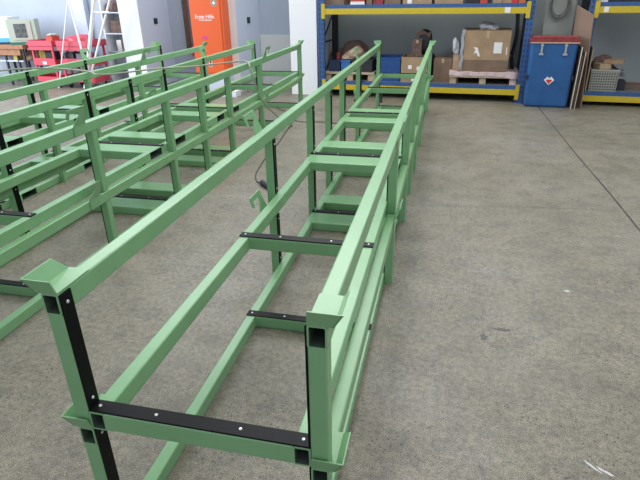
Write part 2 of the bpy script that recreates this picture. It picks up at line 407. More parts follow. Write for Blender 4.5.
# ------------------------------------------------------------------ pallet racks
def upright(bm, u, v0, v1, w=0.10):
    # front and rear posts with punched slots suggested by raised lips, plus lacing
    for v in (v0, v1 - 0.08):
        box(bm, u - w / 2, u + w / 2, v, v + 0.08, 0, 3.4)
def make_rack(u0, u1, label, zt=(0.20, 1.375), depth=0.9):
    rk = bg('pallet_rack', label, 'rack', 0, 0)
    for u in (u0, u1):
        bm = bmesh.new(); box(bm, u - .05, u + .05, 0.0, 0.07, 0.004, 3.4)
        for k in range(34):
            for dx in (-0.025, 0.025):
                z = 0.15 + k * 0.075; box(bm, u + dx - .008, u + dx + .008, -0.0012, 0.001, z, z + .035, 1)
        part('upright_post', bm, [BLUE, DARK], rk)
        bm = bmesh.new(); box(bm, u - .05, u + .05, depth - 0.07, depth, 0.004, 3.4); part('upright_post', bm, DARK if u < 0 or u > 0 else BLUE, rk, 0.006)
        bm = bmesh.new()
        for k in range(4):
            rod(bm, (u, 0.07, 0.25 + 0.6 * k), (u, depth - 0.07, 0.75 + 0.6 * k), 0.014); rod(bm, (u, 0.07, 0.25 + 0.6 * k), (u, depth - .07, 0.25 + 0.6 * k), 0.014)
        part('bracing', bm, DARK, rk)
        bm = bmesh.new(); box(bm, u - .08, u + .08, -0.035, 0.10, 0, 0.006); part('foot_plate', bm, BLUE, rk, 0.001)
    for z in zt:
        for v in (0.0, depth - 0.05):
            bm = bmesh.new(); box(bm, u0 + .05, u1 - .05, v - (0.012 if v == 0 else 0), v + 0.045, z - 0.085, z)
            bmn = part('beam', bm, YELLOW, rk, 0.004)
            if v == 0:
                for u, s in ((u0, 1), (u1, -1)):
                    bm = bmesh.new(); a, b = sorted((u + s * 0.012, u + s * 0.07)); box(bm, a, b, -0.02, 0.0, z - 0.15, z + 0.075)
                    part('beam_connector', bm, YELLOW, rk, 0.003)
        bm = bmesh.new(); box(bm, u0 + .05, u1 - .05, 0.0, 0.045, z, z + 0.055); part('deck_edge', bm, BLUE, rk, 0.003)
        bm = bmesh.new(); box(bm, u0 + .05, u1 - .05, 0.045, depth, z, z + 0.05); part('deck', bm, DECK, rk, 0.002)
    return rk
rack1 = make_rack(-2.075, 1.13, 'blue and yellow pallet rack in the centre of the back wall, full of boxes')
boxpart('tag_card', PAPER, rack1, (0.76, 0.84, -0.014, -0.012, 1.30, 1.375), 0)
rack2 = make_rack(1.960, 4.7, 'blue and yellow pallet rack at the right edge, holding a pale plastic crate', (0.150, 1.375))
boxpart('tag_card', PAPER, rack2, (2.09, 2.15, -0.014, -0.012, 1.30, 1.37), 0)
D1, D2, D1R = 0.25, 1.425, 0.20          # deck top heights (deck top = z + .05)

def carton(u0, u1, z0, z1, v0, v1, label, m=CARD, rz=0.0, open_top=False, tape=True, name='carton', group=None, cat='box'):
    cx, cy = (u0 + u1) / 2, (v0 + v1) / 2; w, d, h = u1 - u0, v1 - v0, z1 - z0
    t = bg(name, label, cat, cx, cy, z0, rz, group)
    bm = bmesh.new()
    if open_top:
        for a in ((-w/2, w/2, -d/2, -d/2 + .006, 0, h), (-w/2, w/2, d/2 - .006, d/2, 0, h), (-w/2, -w/2 + .006, -d/2 + .006, d/2 - .006, 0, h), (w/2 - .006, w/2, -d/2 + .006, d/2 - .006, 0, h), (-w/2 + .006, w/2 - .006, -d/2 + .006, d/2 - .006, 0, .006)): box(bm, *a)
    else: box(bm, -w/2, w/2, -d/2, d/2, 0, h)
    part('carton_body', bm, m, t, 0.0 if open_top else 0.004)
    if tape and not open_top:
        bm = bmesh.new(); box(bm, -w/2 - .001, w/2 + .001, -0.02, 0.02, h, h + 0.001); box(bm, -0.02, 0.02, -d/2 - .0012, -d/2, h * 0.82, h)
        part('tape', bm, CARD_L if m is not CARD_L else CARD, t)
    return t, w, d, h
def lbl(t, name, m, x0, x1, z0, z1, y):
    bm = bmesh.new(); box(bm, x0, x1, y - .0015, y, z0, z1); return part(name, bm, m, t)

# big shrink-wrapped carton on a pallet (right half of the lower shelf)
t = bg('pallet', 'low pallet topped with pink and white sheet under the big wrapped carton', 'pallet', 0.555, 0.45, D1)
for x in (-0.46, 0.0, 0.46):
    for y in (-0.28, 0.0, 0.28):
        bm = bmesh.new(); box(bm, x - .05, x + .05, y - .05, y + .05, 0, 0.10); part('block', bm, PALLETM if x < .3 else WRAP, t, 0.003)
bm = bmesh.new(); box(bm, -0.52, 0.52, -0.36, 0.36, 0.10, 0.125); part('pallet_deck', bm, PALLETM, t, 0.003)
bm = bmesh.new(); box(bm, -0.525, 0.525, -0.365, 0.365, 0.125, 0.190)
bmesh.ops.subdivide_edges(bm, edges=bm.edges, cuts=12, use_grid_fill=True)
for v in bm.verts:
    v.co.z += 0.008 * math.sin(v.co.x * 23) + 0.006 * math.sin(v.co.x * 51 + v.co.y * 9); v.co.y += 0.005 * math.sin(v.co.x * 40)
    if v.co.x > 0.35 and v.co.z < 0.16: v.co.z -= 0.03
part('cover_sheet', bm, WRAP, t, 0, True)
TZ = D1 + 0.197
t, w, d, h = carton(0.225, 0.905, TZ, TZ + 0.60, 0.12, 0.75, 'large brown carton in clear wrap on the pallet, the biggest box', CARD)
lbl(t, 'address_label', PAPER, 0.105, 0.225, h - 0.33, h - 0.17, -d/2 - .001)
bm = bmesh.new(); prism(bm, [(-0.20, -d/2 - .001, h - .24), (-0.13, -d/2 - .001, h - .25), (-0.12, -d/2 - .001, h - .29), (-0.085, -d/2 - .001, h - .38), (-0.12, -d/2 - .001, h - .375), (-0.15, -d/2 - .001, h - .32), (-0.19, -d/2 - .001, h - .35), (-0.165, -d/2 - .001, h - .28)], (0, -0.0015, 0))
part('torn_label', bm, PAPER, t)
lbl(t, 'side_label', PAPER, 0.29, 0.305, h - 0.35, h - 0.24, -d/2 - .001)
bm = bmesh.new(); box(bm, -w/2 - .002, w/2 + .002, -d/2 - .004, -d/2 - .001, 0.0, 0.17); part('lower_band', bm, CARD_D, t, 0.001)
bm = bmesh.new(); box(bm, -w/2 - .05, -w/2 - .004, -d/2 - .015, d/2, 0.0, h + .01)
bmesh.ops.subdivide_edges(bm, edges=bm.edges, cuts=10, use_grid_fill=True)
for v in bm.verts: v.co.x += 0.010 * math.sin(v.co.z * 31 + v.co.y * 13)
part('shrink_wrap', bm, POLY, t, 0, True)
bm = bmesh.new(); crumple(bm, (0, 0, 0), (0.30, 0.3, 0.11), 0.5, 3); bgmesh('plastic_bag', 'crumpled clear plastic bag lying on top of the big wrapped carton', 'bag', bm, POLYW, 0.565, 0.4, TZ + 0.601, smooth=True)
bm = bmesh.new(); crumple(bm, (0, 0, 0), (0.11, 0.12, 0.25), 0.4, 9); bgmesh('plastic_bag', 'pale plastic bag standing on the grey-brown box left of the big carton', 'bag', bm, POLYW, 0.09, 0.30, 0.682, smooth=True)
# boxes left of it
carton(-0.235, 0.055, D1, 0.615, 0.22, 0.6, 'dark brown carton behind the right rails of the nearest frames', CARD_D)
carton(0.065, 0.17, D1 + .0, 0.68, 0.20, 0.6, 'narrow grey-brown carton standing beside the big wrapped carton', CARD)
t, w, d, h = carton(-0.745, -0.30, D1, 0.645, 0.10, 0.55, 'open brown carton with white scrap labels next to the blue crates', CARD, open_top=True)
lbl(t, 'torn_label', PAPER, -0.11, -0.05, 0.21, 0.27, -d/2); lbl(t, 'torn_label', PAPER, 0.03, 0.09, 0.19, 0.25, -d/2); lbl(t, 'torn_label', PAPER, -0.05, 0.04, 0.02, 0.06, -d/2)
carton(-0.60, -0.45, 0.648, 0.90, 0.15, 0.40, 'small purple-brown carton standing on the open brown carton', RUST, rz=0.1)
bm = bmesh.new(); crumple(bm, (0, 0, 0), (0.26, 0.3, 0.62), 0.55, 5); bgmesh('bag', 'tall black bag with ragged top behind the right top rail', 'bag', bm, BAG, -0.37, 0.80, D1, smooth=True)
bm = bmesh.new(); crumple(bm, (0, 0, 0), (0.25, 0.25, 0.40), 0.6, 11); bgmesh('bag', 'black bag lying on the open brown carton beside the small carton', 'bag', bm, BAG, -0.40, 0.42, 0.65, smooth=True)
bm = bmesh.new()
prism(bm, [(-0.12, 0, 0), (0.02, 0, 0.05), (0.10, 0, 0.0), (0.13, 0, 0.10), (0.06, 0, 0.06), (-0.02, 0, 0.13), (-0.13, 0, 0.06)], (0, 0.012, 0))
bgmesh('torn_cardboard', 'torn dark cardboard flap sticking up over the small carton', 'cardboard', bm, RUST, -0.44, 0.30, 0.93, 0.1)
# blue crates
def crate(u0, u1, z0, z1, v0, v1, label, m, group=None):
    cx, cy = (u0 + u1) / 2, (v0 + v1) / 2; w, d, h = u1 - u0, v1 - v0, z1 - z0
    t = bg('plastic_crate', label, 'crate', cx, cy, z0, 0, group)
    bm = bmesh.new()
    for a in ((-w/2, w/2, -d/2, -d/2 + .012, 0, h), (-w/2, w/2, d/2 - .012, d/2, 0, h), (-w/2, -w/2 + .012, -d/2 + .012, d/2 - .012, 0, h), (w/2 - .012, w/2, -d/2 + .012, d/2 - .012, 0, h), (-w/2 + .012, w/2 - .012, -d/2 + .012, d/2 - .012, 0, .012)): box(bm, *a)
    part('crate_body', bm, m, t, 0.003)
    bm = bmesh.new(); box(bm, -w/2 - .008, w/2 + .008, -d/2 - .008, -d/2, h - .03, h); box(bm, -w/2 - .008, -w/2, -d/2, d/2, h - .03, h); box(bm, w/2, w/2 + .008, -d/2, d/2, h - .03, h)
    part('rim', bm, m, t, 0.002)
    return t, w, d, h
z = D1
for k in range(3):
    crate(-1.155, -0.765, z, z + 0.125, 0.12, 0.6, 'dark blue plastic crate, %s of the stack of three' % ('bottom one', 'middle one', 'top one')[k], CRATEB, 'blue stacked crates on the lower shelf'); z += 0.127
# left: white pallet with blue crate, bins and wrapped bundle
t = bg('pallet', 'pale wooden pallet on the lower shelf behind the left rails', 'pallet', -1.63, 0.42, D1)
for x in (-0.36, 0.02, 0.38):
    for y in (-0.25, 0.25):
        bm = bmesh.new(); box(bm, x - .05, x + .05, y - .06, y + .06, 0, 0.105); part('block', bm, CARD_L, t, 0.003)
bm = bmesh.new(); box(bm, -0.43, 0.44, -0.33, 0.33, 0.105, 0.135); part('pallet_deck', bm, PALLETM, t, 0.003)
PZ = D1 + 0.136
crate(-1.99, -1.80, PZ, PZ + 0.19, 0.15, 0.6, 'dark navy crate at the left end of the pale pallet', mat('navy', (0.02, 0.035, 0.08), 0.5))
crate(-1.775, -1.62, PZ, PZ + 0.19, 0.15, 0.6, 'bright blue crate between the navy crate and black tub', mat('brighter_blue', (0.04, 0.15, 0.42), 0.5))
crate(-1.59, -1.24, PZ, PZ + 0.20, 0.15, 0.6, 'black plastic tub at the right end of the pale pallet', DARK)
bm = bmesh.new(); crumple(bm, (0, 0, 0), (0.38, 0.30, 0.20), 0.45, 21); bgmesh('paper_bundle', 'pale brown crumpled paper bundle on top of the crates', 'bundle', bm, BROWNP, -1.60, 0.28, PZ + 0.203, smooth=True)
bm = bmesh.new(); crumple(bm, (0, 0, 0), (0.52, 0.25, 0.28), 0.4, 22); bgmesh('sacking', 'dark rusty brown sacking heaped behind the paper bundle', 'sack', bm, RUST, -1.66, 0.57, PZ + 0.195, smooth=True)
bm = bmesh.new(); cyl(bm, (0, 0, 0), 2, 0.035, 0.11, 14); bgmesh('can', 'small dull red can at the left of the paper bundle', 'can', bm, RED_LID, -1.84, 0.22, PZ + 0.192)
t = bg('floor_jack', 'small black jack standing on the floor before the rack, behind the far frame ends', 'jack', -1.33, -0.30, 0)
bm = bmesh.new(); box(bm, -.09, .09, -.09, .09, 0, .02); part('base', bm, DARK, t, .003)
bm = bmesh.new(); cyl(bm, (0, 0, .02), 2, .045, .16, 14, .03); part('body', bm, DARK, t)
bm = bmesh.new(); rod(bm, (0, 0, .18), (0, 0, .30), .02); box(bm, -.05, .05, -.04, .04, .30, .32); part('screw_head', bm, DARK, t)
bm = bmesh.new(); box(bm, -0.016, 0.016, -0.016, 0.016, 0, 0.17); bgmesh('stub_post', 'short thin dark post on the floor beyond the far end of the frames', 'post', bm, DARK, -0.96, -0.42, 0.0, bevel=0.003)
# upper shelf: (u0,u1,material,height,name,label)
up = [(-2.02, -1.71, CARD_D, .30, 'dark brown carton at the left end of the upper shelf'),
      (-1.60, -1.37, RED2, .26, 'red carton with a white strip on the upper shelf'),
      (-1.34, -1.25, CARD_D, .2, 'narrow brown carton right of the red carton with the white strip'),
      (-1.23, -1.07, RED_LID, .28, 'dark red carton on the left half of the upper shelf'),
      (-1.05, -0.80, CARD_D, .26, 'brown carton right of the dark red carton'),
      (-0.765, -0.32, CARD, .30, 'wide brown carton with a white label on the upper shelf'),
      (-0.27, 0.15, CARD, .30, 'wide brown carton above the small carton and black bags'),
      (0.18, 0.385, BAG, .22, 'black open tray of parts on the upper shelf'),
      (0.395, 0.50, RED2, .28, 'bright red carton right of the black tray'),
      (0.505, 0.57, DARK, .24, 'slim black box between red and brown cartons'),
      (0.575, 0.705, CARD, .28, 'brown carton between the two groups of red boxes'),
      (0.715, 0.845, RED2, .26, 'red carton with a brown base near the right of the shelf'),
      (0.85, 0.93, REDS, .3, 'slim bright red box near the right end of the shelf'),
      (0.94, 1.03, ORB, .28, 'orange-brown box at the right end of the upper shelf')]
for i, (a, b, m, h, label) in enumerate(up):
    t, w, d, hh = carton(a, b, D2 + 0.002, D2 + 0.002 + h, 0.07, 0.55, label, m, group='boxes on the upper shelf', tape=(m in (CARD, CARD_D)))
    if i == 1: lbl(t, 'white_strip', PAPER, -w/2, w/2, 0.0, 0.045, -d/2)
    if i == 5: lbl(t, 'address_label', PAPER, -0.15, -0.08, 0.01, 0.13, -d/2)
    if i == 11: lbl(t, 'brown_base', CARD, -w/2, w/2, 0, 0.05, -d/2 - .001)
# black strap beside the right upright
bm = bmesh.new(); hose(bm, [(1.10 - .13, 0.62, 1.32), (1.00, 0.60, 0.95), (0.97, 0.6, 0.62), (1.02, 0.6, 0.30)], 0.03)
bgmesh('hanging_hose', 'thick black hose hanging inside the right end of the rack', 'hose', bm, DARK, 0, 0, smooth=True)

# ------------------------------------------------------------------ blue insulated bin
t = bg('storage_bin', 'tall blue plastic bin with a red lid between the two racks', 'bin', 1.495, -0.08, 0, 0.0)
w, d, h = 0.315, 0.20, 0.90
bm = bmesh.new()
def ring(z, sx, sy): return [bm.verts.new((x, y, z)) for x, y in rrect(-sx, sx, -sy, sy, 0.045, 4)]
rs = [ring(0.0, w - .035, d - .03), ring(0.03, w - .012, d - .01), ring(h, w, d)]
for A, Bq in zip(rs, rs[1:]):
    for k in range(len(A)): bm.faces.new((A[k], A[(k + 1) % len(A)], Bq[(k + 1) % len(A)], Bq[k]))
bm.faces.new(list(reversed(rs[0]))); bm.faces.new(rs[-1])
for v in bm.verts: v.co.y += 0  # body
part('bin_body', bm, BIN, t, 0, False)
for x in (-w + .002, w - .002):
    bm = bmesh.new(); box(bm, x - .012, x + .012, -d - .001, -d + .09, 0.40, 0.46); part('side_grip', bm, DARK, t, .003)
bm = bmesh.new(); box(bm, -w - .012, w + .012, -d - .012, d + .012, h, h + 0.05); box(bm, -w + .01, w - .01, -d + .02, d - .01, h + .05, h + 0.085); part('lid', bm, RED_LID, t, 0.012)
bm = bmesh.new(); box(bm, -w - .014, w + .014, -d - .016, -d - .010, h + .004, h + 0.022); part('lid_trim', bm, CARD_L, t, 0.002)
for x in (-0.165, 0.155):
    bm = bmesh.new(); box(bm, x - .012, x + .012, -d - .022, -d, h - .13, h + 0.0); box(bm, x - .03, x + .03, -d - .028, -d, h - .155, h - .13); box(bm, x - .022, x + .022, -d - .026, -d, h - .03, h - .012)
    part('latch', bm, STEEL, t, 0.003)
c = (0.0, -d - .004, 0.40); s = 0.072
bm = bmesh.new(); prism(bm, [(c[0] - s, c[1], c[2]), (c[0], c[1], c[2] - s), (c[0] + s, c[1], c[2]), (c[0] + s * .35, c[1], c[2] + s * .65), (c[0], c[1], c[2] + s * .3), (c[0] - s * .35, c[1], c[2] + s * .65)], (0, .002, 0)); dg = part('warning_diamond', bm, PAPER, t)
bm = bmesh.new(); prism(bm, [(c[0] - s * .62, c[1] - .001, c[2] - .006), (c[0], c[1] - .001, c[2] - s * .82), (c[0] + s * .62, c[1] - .001, c[2] - .006), (c[0] + s * .2, c[1] - .001, c[2] + s * .14), (c[0], c[1] - .001, c[2] - s * .02), (c[0] - s * .2, c[1] - .001, c[2] + s * .14)], (0, .001, 0)); part('red_half', bm, REDS, dg)
# boards standing on edge
def sheet(u, v0, v1, h, th, label, m, tilt=0.0, me=BOARD_E):
    bm = bmesh.new(); box(bm, 0, th, 0, v1 - v0, 0, h)
    bm.faces.ensure_lookup_table()
    for i, f in enumerate(bm.faces):
        if abs(f.normal.x) < 0.5: f.material_index = 0
    me_ = bpy.data.meshes.new('sheet')
    bmesh.ops.recalc_face_normals(bm, faces=bm.faces); bm.normal_update()
    for f in bm.faces: f.material_index = 1 if f.normal.y < -0.5 else 0
    bm.to_mesh(me_); bm.free(); me_.materials.append(m); me_.materials.append(me)
    o = link('sheet', me_, None, B(u, v0), AR); o.rotation_euler = (0, tilt, AR)
    return tag(o, label, 'board', 'sheets standing on edge between bin and rack')
sheet(1.845, -0.31, 0.08, 0.86, 0.010, 'thin sheet with white edge right against the blue bin', BOARD, 0.012, PAPER)
sheet(1.868, -0.28, -0.02, 0.74, 0.018, 'brown sheet just behind the white-edged one', CARD_D, 0.015, CARD_D)
sheet(1.893, -0.33, -0.07, 0.80, 0.012, 'grey sheet with pale edge nearest the right rack', BOARD, 0.022, BOARD_E)
bm = bmesh.new()
prism(bm, [(0.060, -0.11, 0), (0.015, 0, 1.27), (-0.170, 0.42, 1.385), (-0.125, 0.31, 0)], (0.012, 0.005, 0))
bgmesh('sheet', 'tallest sheet, pinkish brown board rising above the bin', 'board', bm, BOARD, 1.935, -0.13, 0, 0, 'sheets standing on edge between bin and rack')
sheet(2.03, 0.2, 0.55, 0.95, 0.012, 'dark board inside the right rack', DARK, 0.0, DARK).location.z = D1R
sheet(2.055, 0.06, 0.5, 0.62, 0.016, 'tan board standing left of the pale crate', CARD, 0.0, CARD_L).location.z = D1R
# hose coil on pillar
bm = bmesh.new(); pts = []
for k in range(61):
    a = -math.pi / 2 + 2 * math.pi * k / 20; rr = 0.115 + 0.010 * (k // 20); pts.append((rr * math.cos(a), -0.012 - 0.016 * (k / 20), rr * 1.45 * math.sin(a)))
hose(bm, pts, 0.011, 6, 2)
bgmesh('hose_coil', 'grey hose coiled on the concrete pillar above the blue bin', 'hose', bm, HOSEG, 1.565, 0.60, 1.40, smooth=True)
# crate on the right rack
def lattice_crate(u, v, z, w, d, h, label):
    t = bg('plastic_crate', label, 'crate', u, v, z, 0.02)
    n = 11; mrow = 8
    for sy in (-d / 2, d / 2 - .006):
        bm = bmesh.new()
        for k in range(n + 1):
            x = -w/2 + (w - .010) * k / n; box(bm, x, x + .010, sy, sy + .006, 0, h)
        for k in range(mrow + 1):
            zz = (h - .012) * k / mrow; box(bm, -w/2, w/2, sy + .001, sy + .005, zz, zz + .012)
        part('side_lattice', bm, GREY_PL, t)
    bm = bmesh.new()
    for sx in (-w/2, w/2 - .006): box(bm, sx, sx + .006, -d/2, d/2, 0, h)
    box(bm, -w/2, w/2, -d/2 + .03, d/2 - .02, 0, .008)
    part('side_panel', bm, GREY_PL, t, 0.001)
    bm = bmesh.new(); box(bm, -w/2 + .012, w/2 - .012, -d/2 + .034, -d/2 + .04, 0.01, h * .93); part('inside_shade_panel', bm, HOSEG, t)  # added panel behind the lattice, the dark inside painted as grey
    bm = bmesh.new(); box(bm, -w/2 - .008, w/2 + .008, -d/2 - .008, -d/2, h - .025, h); box(bm, -w/2 - .008, w/2 + .008, d/2, d/2 + .008, h - .025, h); part('rim', bm, GREY_PL, t, 0.002)
    return t
lattice_crate(2.295, 0.30, D1R, 0.38, 0.36, 0.31, 'pale grey lattice crate on the lower shelf of the right rack')
CT = D1R + 0.312
carton(2.17, 2.34, CT, CT + 0.075, 0.15, 0.40, 'pale carton scrap at the left on top of the lattice crate', CARD_L, rz=0.3, tape=False)
carton(2.29, 2.55, CT + .078, CT + 0.125, 0.14, 0.44, 'flat brown carton tilted on top of the lattice crate', CARD, rz=-0.25, tape=False)
bm = bmesh.new(); crumple(bm, (0, 0, 0), (0.36, 0.22, 0.18), 0.5, 31); bgmesh('sacking', 'dark crumpled sacking behind the flat carton on the crate', 'sack', bm, RUST, 2.30, 0.40, CT, smooth=True)
bm = bmesh.new(); crumple(bm, (0, 0, 0), (0.12, 0.14, 0.10), 0.5, 32); bgmesh('rag', 'grey-purple rag hanging at the right side of the lattice crate', 'rag', bm, GREYCL, 2.56, 0.3, 0.40, smooth=True)
bm = bmesh.new(); box(bm, -.05, .05, -.1, .1, 0, 0.14); bgmesh('small_box', 'small dark box under the rag beside the lattice crate', 'box', bm, DARK, 2.57, 0.32, D1R, bevel=.004)
carton(2.6, 3.1, D1R, D1R + 0.04, 0.5, 0.8, 'flat dark board at the back of the right lower shelf', CARD_D, tape=False)
# upper shelf of the right rack
for a, b, m, h, label in ((2.05, 2.13, PAPER, .10, 'white paper-wrapped packet at the left end of the right rack'), (2.14, 2.30, DARK, .05, 'black tray beside the white packet on the right rack'),
                          (2.31, 2.62, BAG, .05, 'long black tray at the frame edge of the right rack')):
    t, w_, d_, h_ = carton(a, b, D2 + .002, D2 + .002 + h, 0.06, 0.4, label, m, tape=False, name='tray' if m is not PAPER else 'packet')
carton(2.14, 2.64, D2 + .055, D2 + .20, 0.10, 0.5, 'pale green crate resting on the black trays', CREAM, tape=False)

# ------------------------------------------------------------------ first aid cabinet
t = bg('first_aid_cabinet', 'tall orange first aid cabinet with white lettering by the columns', 'cabinet', -4.045, -0.075, 0)
bm = bmesh.new(); box(bm, -.29, .29, -.10, .12, 0, 0.335); part('plinth', bm, COLB, t, 0.004)
bm = bmesh.new(); box(bm, -.305, .305, -.115, .12, 0.335, 2.1); part('cabinet_body', bm, ORANGE, t, 0.006)
bm = bmesh.new(); box(bm, -.29, .265, -.128, -.116, 0.36, 2.08); dr = part('door', bm, ORANGE, t, 0.004)
bm = bmesh.new(); cyl(bm, (0.165, -.1285, 1.485), 1, 0.045, -0.002, 28); em = part('emblem', bm, GREENS, dr)
bm = bmesh.new()
for k in range(28):
    pass
n = 28
vo = []
for k in range(n):
    a = 2 * math.pi * k / n; vo.append([bm.verts.new((0.165 + r * math.cos(a), y, 1.485 + r * math.sin(a))) for r, y in ((.055, -.1285), (.055, -.1315), (.043, -.1315), (.043, -.1285))])
for k in range(n):
    a, b_ = vo[k], vo[(k + 1) % n]
    for j in range(4): bm.faces.new((a[j], a[(j + 1) % 4], b_[(j + 1) % 4], b_[j]))
part('emblem_ring', bm, GREY_PL, em)
bm = bmesh.new(); box(bm, .153, .177, -.1325, -.1305, 1.452, 1.518); box(bm, .132, .198, -.1324, -.1304, 1.473, 1.497); part('cross', bm, PAPER, em)
text('lettering', 'Erste Hilfe', 0.085, PAPER, dr, (-0.03, -.129, 1.272), (math.pi / 2, 0, 0))
text('lettering', 'Verbandkasten', 0.042, PAPER, dr, (-0.02, -.129, 1.222), (math.pi / 2, 0, 0))
bm = bmesh.new(); box(bm, -.03, .03, -.131, -.1285, 0.46, 0.60); l = part('lock_plate', bm, PAPER, dr, 0.001)
bm = bmesh.new(); box(bm, -.015, .015, -.134, -.131, 0.52, 0.56); box(bm, -.02, .02, -.134, -.131, 0.47, 0.485); part('keyhole', bm, DARK, l)
bm = bmesh.new(); prism(bm, [(-.12, -.1285, .91), (-.02, -.1285, .92), (0, -.1285, .96), (-.06, -.1285, .975), (-.13, -.1285, .95)], (0, -.002, 0)); part('pink_sticker', bm, PINK, dr)
# hanging cloths left of the cabinet
t = bg('hanging_apron', 'long brown cloth apron hanging left of the orange cabinet', 'apron', -4.88, 0.98, 0)
def drape(x0, x1, z0, z1, amp, ph):
    bm = bmesh.new(); n = 16; rows = 10; f = []; k_ = []
    for j in range(rows + 1):
        z = z0 + (z1 - z0) * j / rows; a = []; b_ = []
        for i in range(n + 1):
            x = x0 + (x1 - x0) * i / n; y = amp * math.sin(i * 1.1 + ph) * (1 - .4 * j / rows)
            a.append(bm.verts.new((x, y - .006, z))); b_.append(bm.verts.new((x, y + .006, z)))
        f.append(a); k_.append(b_)
    for g in (f, k_):
        for j in range(rows):
            for i in range(n): bm.faces.new((g[j][i], g[j][i + 1], g[j + 1][i + 1], g[j + 1][i]))
    for j in range(rows):
        for i in (0, n): bm.faces.new((f[j][i], f[j + 1][i], k_[j + 1][i], k_[j][i]))
    for i in range(n):
        for j in (0, rows): bm.faces.new((f[j][i], f[j][i + 1], k_[j][i + 1], k_[j][i]))
    return bm
part('cloth', drape(-0.29, -0.17, 0.56, 2.0, 0.02, 0), LEATH, t, 0, True)
part('lining', drape(-0.18, -0.04, 0.60, 2.0, 0.02, 2), GREYCL, t, 0, True)
bm = bmesh.new(); rod(bm, (-0.2, 0.07, 2.0), (-0.2, -0.03, 2.02), 0.01); part('wall_hook', bm, STEEL, t)
bm = bmesh.new(); crumple(bm, (0, 0, 0), (0.15, 0.09, 0.22), 0.3, 41, flat=False); part('pink_cloth', bm, PINK, t, 0, True).location = (-0.10, -0.05, 0.50)
# sockets on the columns' sides
for u, z, label in ((-5.53, 1.17, 'small black socket on the side of the leftmost blue-grey column'), (-3.61, 1.18, 'small black socket on the blue-grey column by the orange cabinet')):
    bm = bmesh.new(); box(bm, 0, 0.02, -.05, .05, -.05, .05); tag(link('wall_socket', mesh_of(bm, DARK, .004, 'socket'), None, B(u, 0.55, z), AR), label, 'socket')
bm = bmesh.new(); box(bm, -.16, .16, -.1, .1, 0, .09); bgmesh('white_block', 'white block on the floor right of the orange cabinet', 'block', bm, WHITE, -3.66, -0.33, 0, bevel=.005)

# ------------------------------------------------------------------ red workshop trolleys
def trolley(u, v, w, d, label, variant, rz=0.0):
    t = bg('workshop_trolley', label, 'trolley', u, v, 0, rz, 'red workshop trolleys')
    for x in (-w/2 + .05, w/2 - .05):
        for y in (-d/2 + .05, d/2 - .05):
            bm = bmesh.new(); cyl(bm, (x - .015, y, 0.055), 0, 0.055, 0.03, 16); c = part('caster', bm, DARK, t)
            bm = bmesh.new(); box(bm, x - .022, x + .022, y - .02, y + .02, 0.06, 0.12); part('fork', bm, STEEL, c)
    for x in (-w/2, w/2 - .035):
        for y in (-d/2, d/2 - .035):
            bm = bmesh.new(); box(bm, x, x + .035, y, y + .035, .12, .84); part('corner_post', bm, REDP, t, .003)
    for nm, z in (('bottom_tray', .12), ('middle_tray', .42)):
        bm = bmesh.new(); box(bm, -w/2, w/2, -d/2, d/2, z, z + .012)
        for a in ((-w/2, w/2, -d/2 - .006, -d/2, z, z + (.13 if z > .3 else .09)), (-w/2, w/2, d/2, d/2 + .006, z, z + .09), (-w/2 - .006, -w/2, -d/2, d/2, z, z + .1), (w/2, w/2 + .006, -d/2, d/2, z, z + .1)): box(bm, *a)
        part(nm, bm, REDP, t, .002)
    bm = bmesh.new(); box(bm, -w/2 - .03, w/2 + .03, -d/2 - .03, d/2 + .03, .76, .775)
    for a in ((-w/2 - .03, w/2 + .03, -d/2 - .03, -d/2 - .02, .70, .87), (-w/2 - .03, w/2 + .03, d/2 + .02, d/2 + .03, .76, .87), (-w/2 - .03, -w/2 - .02, -d/2 - .02, d/2 + .02, .76, .87), (w/2 + .02, w/2 + .03, -d/2 - .02, d/2 + .02, .76, .87)): box(bm, *a)
    part('top_tray', bm, REDP, t, .003)
    bm = bmesh.new(); rod(bm, (-w/2 - .12, -d/2 + .02, .80), (-w/2 - .12, d/2 - .02, .80), .012)
    for y in (-d/2 + .02, d/2 - .02): rod(bm, (-w/2 - .12, y, .80), (-w/2 - .03, y, .80), .012)
    part('handle', bm, REDP, t)
    if variant == 0:
        lbl(t, 'white_sticker', PAPER, -.04, .05, .44, .49, -d/2 - .007)
    return t
trolley(-7.60, -0.02, 0.50, 0.42, 'red workshop trolley with a white sticker, left of the pair', 0)
trolley(-6.86, 0.0, 0.70, 0.42, 'wider red workshop trolley, right of the pair by the poles', 1)
def item(name, label, cat, u, v, z, dims, m, rz=0.0, seed=None, bevel=.006):
    bm = bmesh.new()
    if seed is None: box(bm, -dims[0]/2, dims[0]/2, -dims[1]/2, dims[1]/2, 0, dims[2]); return bgmesh(name, label, cat, bm, m, u, v, z, rz, bevel=bevel)
    crumple(bm, (0, 0, 0), dims, .4, seed); return bgmesh(name, label, cat, bm, m, u, v, z, rz, smooth=True)
item('toolbox', 'orange-red toolbox on the left trolley top', 'toolbox', -7.48, -.02, .777, (.15, .2, .16), RED2)
item('rag', 'cream rag lying on top of the toolbox', 'rag', -7.49, -.02, .938, (.15, .17, .05), CREAM, seed=51)
item('rag', 'red cloth heaped on the right trolley top', 'rag', -6.84, -.0, .777, (.62, .36, .19), REDP, seed=52)
item('parts_box', 'yellow-green parts box on the middle tray of the left trolley', 'box', -7.74, 0, .434, (.13, .2, .24), YEL2)
item('tool_case', 'black tool case on the middle tray of the left trolley', 'case', -7.56, 0, .434, (.18, .25, .22), DARK)
item('tool_case', 'black tool case on the left of the right trolley middle tray', 'case', -7.09, 0, .434, (.20, .25, .21), DARK)
item('machine_part', 'steel-grey machine part on the right trolley middle tray', 'part', -6.82, 0, .434, (.22, .25, .20), GREYCL)
item('tool_case', 'dark case on the bottom tray of the right trolley', 'case', -6.93, 0, .134, (.42, .3, .12), DARK)
